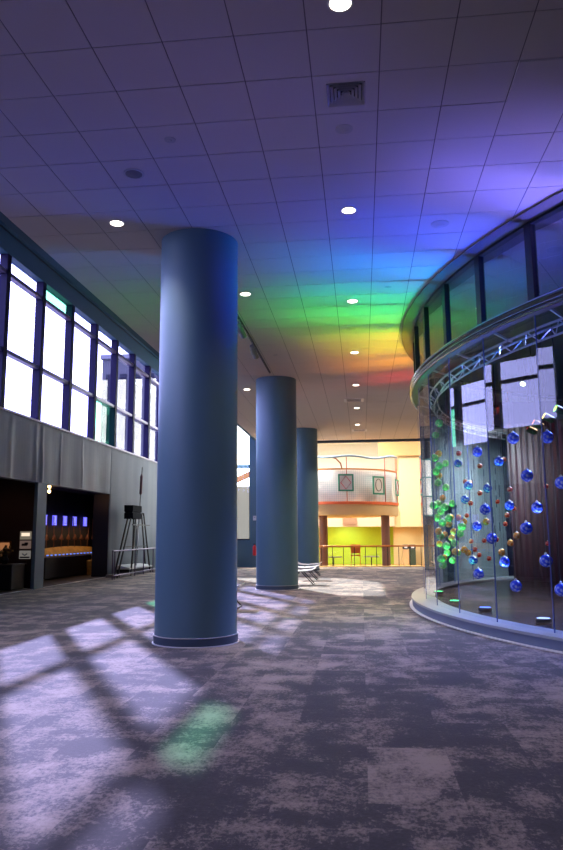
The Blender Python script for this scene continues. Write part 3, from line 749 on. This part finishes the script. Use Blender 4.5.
# ================================================================== BENCHES
def bench(x, y, label, rz=0):
    e = empty('lounge_bench', (x, y, 0), label, 'bench', 'white shell benches by the columns', rz=rz)
    bm = NB(); n = 12
    prof = [(-.42,.50),(-.34,.40),(-.22,.36),(0,.345),(.22,.36),(.34,.37),(.46,.42)]
    A = [[bm.verts.new((px, yy, pz+dz)) for (yy, dz) in ((-.3,0),(-.3,.035),(.3,.035),(.3,0))] for px, pz in prof]
    for a, b in zip(A[:-1], A[1:]):
        for j in range(4): bm.faces.new((a[j], a[(j+1)%4], b[(j+1)%4], b[j]))
    bm.faces.new(A[0]); bm.faces.new(A[-1][::-1])
    obj('seat', bm, M['white'], e, bevel=.008)
    for s in (-1, 1):
        bm = NB(); bar(bm, (s*.08, -.26, .35), (s*.40, -.26, .01), .025); bar(bm, (s*.08, .26, .35), (s*.40, .26, .01), .025); bar(bm, (s*.40,-.28,.012), (s*.40,.28,.012), .022)
        obj('leg', bm, M['black'], e)
bench(-1.78, 20.6, 'nearest white shell bench beside the middle blue column')
bench(-1.80, 22.6, 'second white shell bench behind the nearest, right of the middle column')
bench(-1.85, 24.8, 'farthest white shell bench, before the smallest blue column')
bench(-2.78, 14.0, 'white bench almost hidden behind the nearest blue column')
e = empty('fire_extinguisher', (-4.62, 31.115, .5), 'red fire extinguisher on the blue end pillar', 'fire extinguisher')
bm = NB(); lathe(bm, [(.07,0),(.08,.03),(.08,.36),(.04,.43),(.025,.46)], n=20); box(bm,-.03,.03,.07,.085,.1,.4); obj('tank', bm, mat('red_enamel', (.6,.03,.04), .3), e)
bm = NB(); box(bm, -.05, .05, -.02, .02, .46, .50); tube(bm, [(.04,0,.47),(.1,0,.35),(.09,0,.15)], .012, 8); obj('handle', bm, M['black'], e)
e = empty('wall_strobe', (-4.62, 31.195, 2.1), 'small white alarm strobe on the blue end pillar', 'alarm')
bm = NB(); box(bm, -.07, .07, -.05, 0, -.1, .1); obj('body', bm, M['white'], e, bevel=.01)
bm = NB(); box(bm, -.04, .04, -.07, -.05, 0, .06); obj('lens', bm, M['offlens'], e, bevel=.006)

# ================================================================== FAR ATRIUM
bm = NB(); box(bm, -4.7, 17.2, 50, 50.2, -.8, 10.2); struct('wall_atrium_back', bm, M['palewall'])
bm = NB(); box(bm, -4.7, -4.5, 31.7, 50, -.8, 10.2); struct('wall_atrium_left', bm, M['palewall'])
# atrium ceiling with an unseen slot, added to let sky light in
bm = NB(); box(bm, -4.6, 17.2, YE+.1, 35.0, 8.4, 8.6); box(bm, -4.6, 17.2, 41.5, 50.2, 8.4, 8.6); box(bm, 8.0, 17.2, 35.0, 41.5, 8.4, 8.6); box(bm, -4.6, -4.0, 35, 41.5, 8.4, 8.6)
struct('ceiling_atrium', bm, M['palewall'])
# lime wall under the balcony, beige fascia over it
bm = NB(); box(bm, -4, 2.0, 46.5, 46.7, -.5, 2.4); struct('wall_lime', bm, M['lime'])
bm = NB(); box(bm, -4, 1.95, 44.0, 44.3, 1.82, 3.2); box(bm, -4, 1.95, 44.3, 46.7, 2.3, 2.45); struct('wall_fascia', bm, M['beige'])
bm = NB(); box(bm, -1.15, -.30, 43.9, 44.0, 1.95, 2.4); struct('trim_5', bm, mat('umber_panel', (.16,.08,.04), .6))
# cream tower block on the right
bm = NB(); box(bm, 2.32, 3.6, 44.0, 49, 1.79, 8.4); struct('wall_cream_tower', bm, mat('ochre_cream', (.42,.31,.17), .7))
bm = NB(); box(bm, 1.95, 2.32, 44.3, 49, 1.79, 3.2); box(bm, 1.95, 5.5, 46.0, 46.2, -.5, 1.9); struct('wall_cream_recess', bm, M['cream'])
bm = NB(); box(bm, 1.1, 3.61, 43.8, 44.0, 6.05, 7.7); struct('wall_tan_panel', bm, M['tan'])
bm = NB(); box(bm, 4.3, 4.6, 44, 49, -.5, 8.4); struct('wall_lattice_jamb', bm, M['palewall'])
e = empty('lattice_window', (3.95, 44.2, 2.4), 'tall white lattice window with coloured panes right of the cream wall', 'window screen')
bm = NB(); 
for z in (0, 1.15, 2.3, 3.4): box(bm, -.33, .33, -.05, .05, z, z+.08)
box(bm, -.35, -.29, -.05, .05, 0, 3.5); box(bm, .29, .35, -.05, .05, 0, 3.5)
obj('frame', bm, mat('teal_frame', (.05,.22,.20), .5), e)
bm = NB(); box(bm, -.29, .29, -.01, .01, 0, 3.45); obj('pane', bm, M['mesh'], e)

# balcony ---------------------------------------------------------------
BX, BY, BR = -1.28, 36.3, 3.1
bal = empty('curved_balcony', (BX, BY, 2.25), 'curved cream balcony with coral band and white mesh screen above the lower floor', 'balcony')
def b_(bm_): bmesh.ops.translate(bm_, verts=bm_.verts[:], vec=(-BX, -BY, -2.25)); return bm_
c1 = dict(k=1.0, cx=BX, cy=BY)
bm = NB(); disc(bm, BR, 2.25, 2.76, 128, **c1); obj('slab', b_(bm), M['cream'], bal)
bm = NB(); ering(bm, BR-.06, BR+.03, 2.74, 2.87, 180, 360, 80, **c1); obj('coral_band', b_(bm), M['redstripe'], bal)
bm = NB(); ering(bm, BR-.3, BR-.28, 2.87, 4.32, 180, 360, 90, **c1); obj('white_backing', b_(bm), M['mesh'], bal)
bm = NB()
for i in range(96):
    a = 180+i*180/95; x, y, _ = ep(BR-.05, a, 0, 1, BX, BY); box(bm, x-.005, x+.005, y-.005, y+.005, 2.85, 4.36)
for j in range(16):
    ering(bm, BR-.056, BR-.044, 2.90+j*.095, 2.908+j*.095, 180, 360, 60, **c1)
obj('mesh_screen', b_(bm), mat('mesh_wire', (.50,.58,.62), .4), bal)
bm = NB(); ering(bm, BR-.08, BR-.01, 4.34, 4.40, 180, 360, 80, **c1); obj('top_band', b_(bm), M['orange'], bal)
bm = NB()
for a in (181, 232, 282, 322, 352):
    bm = NB(); tube(bm, [ep(BR-.02, a, 2.8, 1, BX, BY), ep(BR-.02, a, 5.0 if a < 350 else 5.15, 1, BX, BY)], .022, 8)
    obj('post', b_(bm), M['dred'], bal)
bm = NB(); P = [ep(BR+.0, 225+i*4.2, 5.12-.20*math.sin((i/30)*PI)+.05*math.sin(i*.55), 1, BX, BY) for i in range(31)]
tube(bm, P, .05, 8)
obj('wavy_tube', b_(bm), mat('blue_grey_tube', (.15,.22,.30), .35, metal=.4), bal)
bm = NB(); tube(bm, [ep(BR-.02, 268, 4.95, 1, BX, BY), ep(BR-.02, 273, 4.85, 1, BX, BY), ep(BR-.02, 277, 4.62, 1, BX, BY), ep(BR-.02, 278, 4.38, 1, BX, BY)], .035, 8)
obj('curved_brace', b_(bm), mat('umber_brace', (.30,.10,.05), .5), bal)
# art panels on the screen
for a, w, z0, z1, kind_ in ((281, .36, 3.33, 4.12, 'diamond'), (312, .36, 3.2, 4.05, 'oval'), (345, .36, 3.2, 4.0, 'plain')):
    x, y, _ = ep(BR+.05, a, 0, 1, BX, BY); rz = math.radians(a+90)
    e = empty('art_panel', (x, y, z0), {'diamond':'green framed art panel with a red diamond on the balcony screen','oval':'green framed art panel with an oval on the balcony screen','plain':'green framed art panel at the right edge of the balcony screen'}[kind_], 'art panel', 'art panels on the balcony', rz=rz)
    h = z1-z0; bm = NB()
    for (p, q, r, s) in ((-w,w,0,.07),(-w,w,h-.07,h),(-w,-w+.07,0,h),(w-.07,w,0,h)): box(bm, p, q, -.02, .02, r, s)
    obj('frame', bm, mat('sea_green', (.05,.30,.20), .5), e)
    bm = NB(); box(bm, -w+.07, w-.07, .0, .015, .07, h-.07); obj('canvas', bm, mat('canvas', (.75,.73,.70), .6), e)
    bm = NB()
    if kind_ == 'oval': tube(bm, [(.19*math.cos(t*PI/12), -.01, h*.52+.28*math.sin(t*PI/12)) for t in range(24)], .02, 6, closed=True)
    else: tube(bm, [(0,-.01,h-.09),(.24,-.01,h/2),(0,-.01,.1),(-.24,-.01,h/2)], .02, 6, closed=True)
    obj('motif', bm, mat('motif_red', (.62,.10,.12), .5) if kind_ != 'oval' else mat('motif_grey', (.20,.16,.16), .5), e)
for a, label in ((262, 'brown round post under the balcony next to the farthest blue column'), (282, 'brown round post under the balcony in the middle of the orange railing')):
    pass
for x, y, label in ((-1.80, 34.2, 'brown round post under the balcony next to the farthest blue column'), (1.12, 34.9, 'brown round post under the balcony behind the orange railing')):
    bm = NB(); lathe(bm, [(.2,-.5),(.2,2.25)], (x,y,0), 32)
    o = empty('support_post', (x, y, -.5), label, 'post')
    bmesh.ops.translate(bm, verts=bm.verts[:], vec=(-x,-y,.5)); obj('shaft', bm, M['brown'], o)
    bm = NB(); lathe(bm, [(.24,0),(.24,.06),(.2,.08)], n=32); obj('base', bm, M['brown'], o)
# atrium guard railing
e = empty('orange_railing', (0, 31.45, .03), 'long orange topped guard railing with thin dark posts at the carpet edge', 'railing')
bm = NB(); box(bm, -1.9, 3.9, -.04, .04, .80, .87); obj('top_rail', bm, M['orange'], e, bevel=.01)
for x in [-1.75+.47*i for i in range(13)]:
    bm = NB(); box(bm, x-.015, x+.015, -.015, .015, 0, .80); obj('post', bm, M['black'], e)
bm = NB(); box(bm, -1.75, 3.89, -.004, .004, .06, .76); obj('glass_infill', bm, M['clglass'], e)
# cafe chair, tables on the lower floor
e = empty('cafe_chair', (-.33, 36.0, -.5), 'orange cafe chair seen through the railing', 'chair')
bm = NB(); box(bm, -.24, .24, -.22, .24, .82, .87); obj('seat', bm, M['orange'], e, bevel=.015)
bm = NB(); box(bm, -.24, .24, .2, .24, .95, 1.38); obj('backrest', bm, M['orange'], e, bevel=.015)
for sx in (-1, 1):
    for sy in (-1, 1):
        bm = NB(); bar(bm, (sx*.26, sy*.24, 0), (sx*.2, sy*.2, .95 if sy > 0 else .84), .03); obj('leg', bm, M['orange'], e)
for x, y, label in ((-1.45, 37.0, 'grey cafe table behind the railing left of the orange chair'), (.45, 37.5, 'grey cafe table behind the railing right of the orange chair')):
    e = empty('cafe_table', (x, y, -.5), label, 'table', 'cafe tables on the lower floor')
    bm = NB(); box(bm, -.4, .4, -.4, .4, .72, .76); obj('table_top', bm, mat('table_grey', (.35,.36,.36), .4), e, bevel=.01)
    bm = NB(); tube(bm, [(0,0,.03),(0,0,.72)], .03, 10); obj('pedestal', bm, M['black'], e)
    bm = NB(); lathe(bm, [(.25,0),(.25,.02),(.05,.035)], n=24); obj('base', bm, M['black'], e)
# waste bins
for i, (x, label) in enumerate(((2.62, 'left one of the two dark bins in the cream recess'), (3.02, 'right one of the two dark bins in the cream recess'))):
    e = empty('waste_bin', (x, 44.9, -.5), label, 'bin', 'bins in the cream recess')
    bm = NB(); box(bm, -.18, .18, -.3, .3, 0, .95); obj('body', bm, mat('bin_body', (.02,.035,.02), .4) if i else mat('bin_body_tan', (.35,.22,.10), .5), e, bevel=.02)
    bm = NB(); box(bm, -.19, .19, -.31, .31, .95, 1.22); obj('hood', bm, M['black'], e, bevel=.05)
    bm = NB(); box(bm, -.09, .09, -.315, -.3, 1.02, 1.14); obj('flap', bm, M['offlens'], e)
# unseen fill lamps added to brighten the atrium
for i, (x, y) in enumerate(((-3.5, 33.2), (4.2, 33.5), (-1.5, 42), (5.2, 41))):
    e = empty('atrium_fill_lamp', (x, y, 8.4), 'round pendant lamp added out of view under the far atrium ceiling', 'pendant lamp', 'atrium pendant lamps')
    bm = NB(); tube(bm, [(0,0,0),(0,0,-.6)], .01, 6); obj('cord', bm, M['black'], e)
    bm = NB(); lathe(bm, [(.3,-.75),(.28,-.68),(.08,-.6),(.0,-.6)], n=32); obj('shade', bm, M['white'], e)
    bm = NB(); lathe(bm, [(0,-.752),(.26,-.752)], n=24); obj('lens', bm, M['lamp'], e)
    l = bpy.data.lights.new('fill', 'AREA'); l.shape = 'DISK'; l.size = .5; l.energy = (1100,120,900,100)[i]*LA; l.color = (1,.93,.80)
    lo_ = bpy.data.objects.new('lamp', l); COL.objects.link(lo_); lo_.parent = e; lo_.location = (0,0,-.78)
for x, y, p in ((-1.0, 44.9, 90), (-2.5, 37.5, 40), (2.6, 44.9, 30), (.3, 38.0, 40)):
    z = 2.2 if y > 44 and x < 1.9 else (1.7 if y > 44 else 2.2)
    if y < 44: z = 2.2 if (x-BX)**2+(y-BY)**2 < 9 else 3
    l = bpy.data.lights.new('under_balcony', 'SPOT'); l.energy = p*LA; l.color = (.95,1,.8); l.spot_size = 2.4; l.spot_blend = .8; l.shadow_soft_size = .06
    lo_ = bpy.data.objects.new('under_balcony_lamp', l); COL.objects.link(lo_); lo_.location = (x,y,z); lo_.rotation_euler = (.35,0,0)

# ================================================================== OUTSIDE
bm = NB(); box(bm, -120, 60, -60, 160, -1.2, -.85); struct('ground', bm, mat('outside_paving', (.22,.22,.23), .9))
e = empty('neighbour_building', (-17.3, 50, -.85), 'pale flat roofed building outside the far left windows', 'building')
bm = NB(); box(bm, -.7, 3.6, -2, 6, 0, 14.6); obj('block', bm, mat('outside_grey', (.055,.055,.065), .8), e)
bm = NB(); box(bm, -.8, 3.7, -2.2, 6.2, 14.6, 14.9); obj('parapet', bm, mat('outside_parapet', (.12,.12,.14), .8), e)
bm = NB()
for k in range(4):
    for q in range(4): box(bm, -.4+k*1.0, .1+k*1.0, -2.05, -1.99, 3+q*2.9, 4.8+q*2.9)
obj('windows', bm, mat('outside_dark_pane', (.02,.02,.03), .9, spec=.1), e)
e = empty('entrance_canopy', (-8.5, 42, -.85), 'sloping orange and blue canopy outside the end window', 'canopy')
bm = NB(); box(bm, -4, 3.3, 2.0, 2.3, 0, 5.2); obj('wall', bm, mat('outside_cream', (.13,.12,.10), .8), e)
bm = NB(); bar(bm, (-4,0,3.2), (3.2,0,6.3), .35, .3); obj('orange_beam', bm, mat('beam_orange', (.20,.075,.025), .6), e)
bm = NB(); bar(bm, (-4,-.2,6.3), (3.2,-.2,6.2), .16, .2); obj('blue_beam', bm, mat('beam_blue', (.02,.07,.13), .5), e)
bm = NB(); bar(bm, (-3.9,0,0), (-3.9,0,6.2), .2); bar(bm, (3.1,0,0), (3.1,0,6.2), .2); obj('upright', bm, M['white'], e)

# ================================================================== LIGHT
w = bpy.data.worlds.new('sky'); sc.world = w; w.use_nodes = True
nt = w.node_tree; bg = nt.nodes['Background']
tc = nt.nodes.new('ShaderNodeTexCoord'); no = nt.nodes.new('ShaderNodeTexNoise'); no.inputs['Scale'].default_value = 2.2; no.inputs['Detail'].default_value = 5
nt.links.new(tc.outputs['Generated'], no.inputs['Vector'])
cr = nt.nodes.new('ShaderNodeValToRGB'); nt.links.new(no.outputs['Fac'], cr.inputs[0])
cr.color_ramp.elements[0].color = (.80,.88,1.0,1); cr.color_ramp.elements[1].color = (1,1,1,1)
nt.links.new(cr.outputs[0], bg.inputs[0]); bg.inputs[1].default_value = SKY
sun = bpy.data.lights.new('sun', 'SUN'); sun.energy = SUN; sun.color = (1,.96,.90); sun.angle = math.radians(.8)
so = bpy.data.objects.new('sun', sun); COL.objects.link(so)
so.rotation_euler = Vector((.93, -1.738, -1.0)).to_track_quat('-Z', 'Y').to_euler()
for (loc, sx_, sy_, rot_) in (((XW-.2, 14, 6.47), 4.0, 34, (0, math.radians(-90), 0)), ((-6.8, 31.45, 4.9), 3.8, 7.4, (math.radians(-90), 0, 0))):
    l = bpy.data.lights.new('portal', 'AREA'); l.shape = 'RECTANGLE'; l.size = sx_; l.size_y = sy_; l.cycles.is_portal = True
    lo_ = bpy.data.objects.new('window_portal', l); COL.objects.link(lo_); lo_.location = loc; lo_.rotation_euler = rot_

# ================================================================== CAMERA
cam = bpy.data.cameras.new('camera'); co = bpy.data.objects.new('camera', cam); COL.objects.link(co)
cam.sensor_fit = 'VERTICAL'; cam.sensor_height = 36; cam.sensor_width = 24; cam.lens = 718.18/850*36; cam.clip_end = 500; cam.clip_start = .05
Rv, Uv, Fv = Vector((.9939,.1101,-.0073)), Vector((.0238,-.1492,.9885)), Vector((-.1077,.9827,.1509))
m4 = Matrix((Rv, Uv, -Fv)).transposed().to_4x4(); m4.translation = (0,0,1.38); co.matrix_world = m4
sc.camera = co
sc.view_settings.view_transform = 'Standard'; sc.view_settings.look = 'None'; sc.view_settings.gamma = 1; sc.view_settings.use_curve_mapping = False
sc.view_settings.exposure = EXPO
sc.cycles.use_denoising = True
sc.cycles.max_bounces = 10; sc.cycles.transparent_max_bounces = 24; sc.cycles.diffuse_bounces = 5; sc.cycles.glossy_bounces = 5
sc.cycles.sample_clamp_indirect = 6; sc.cycles.caustics_reflective = False; sc.cycles.caustics_refractive = False
sc.cycles.blur_glossy = .5
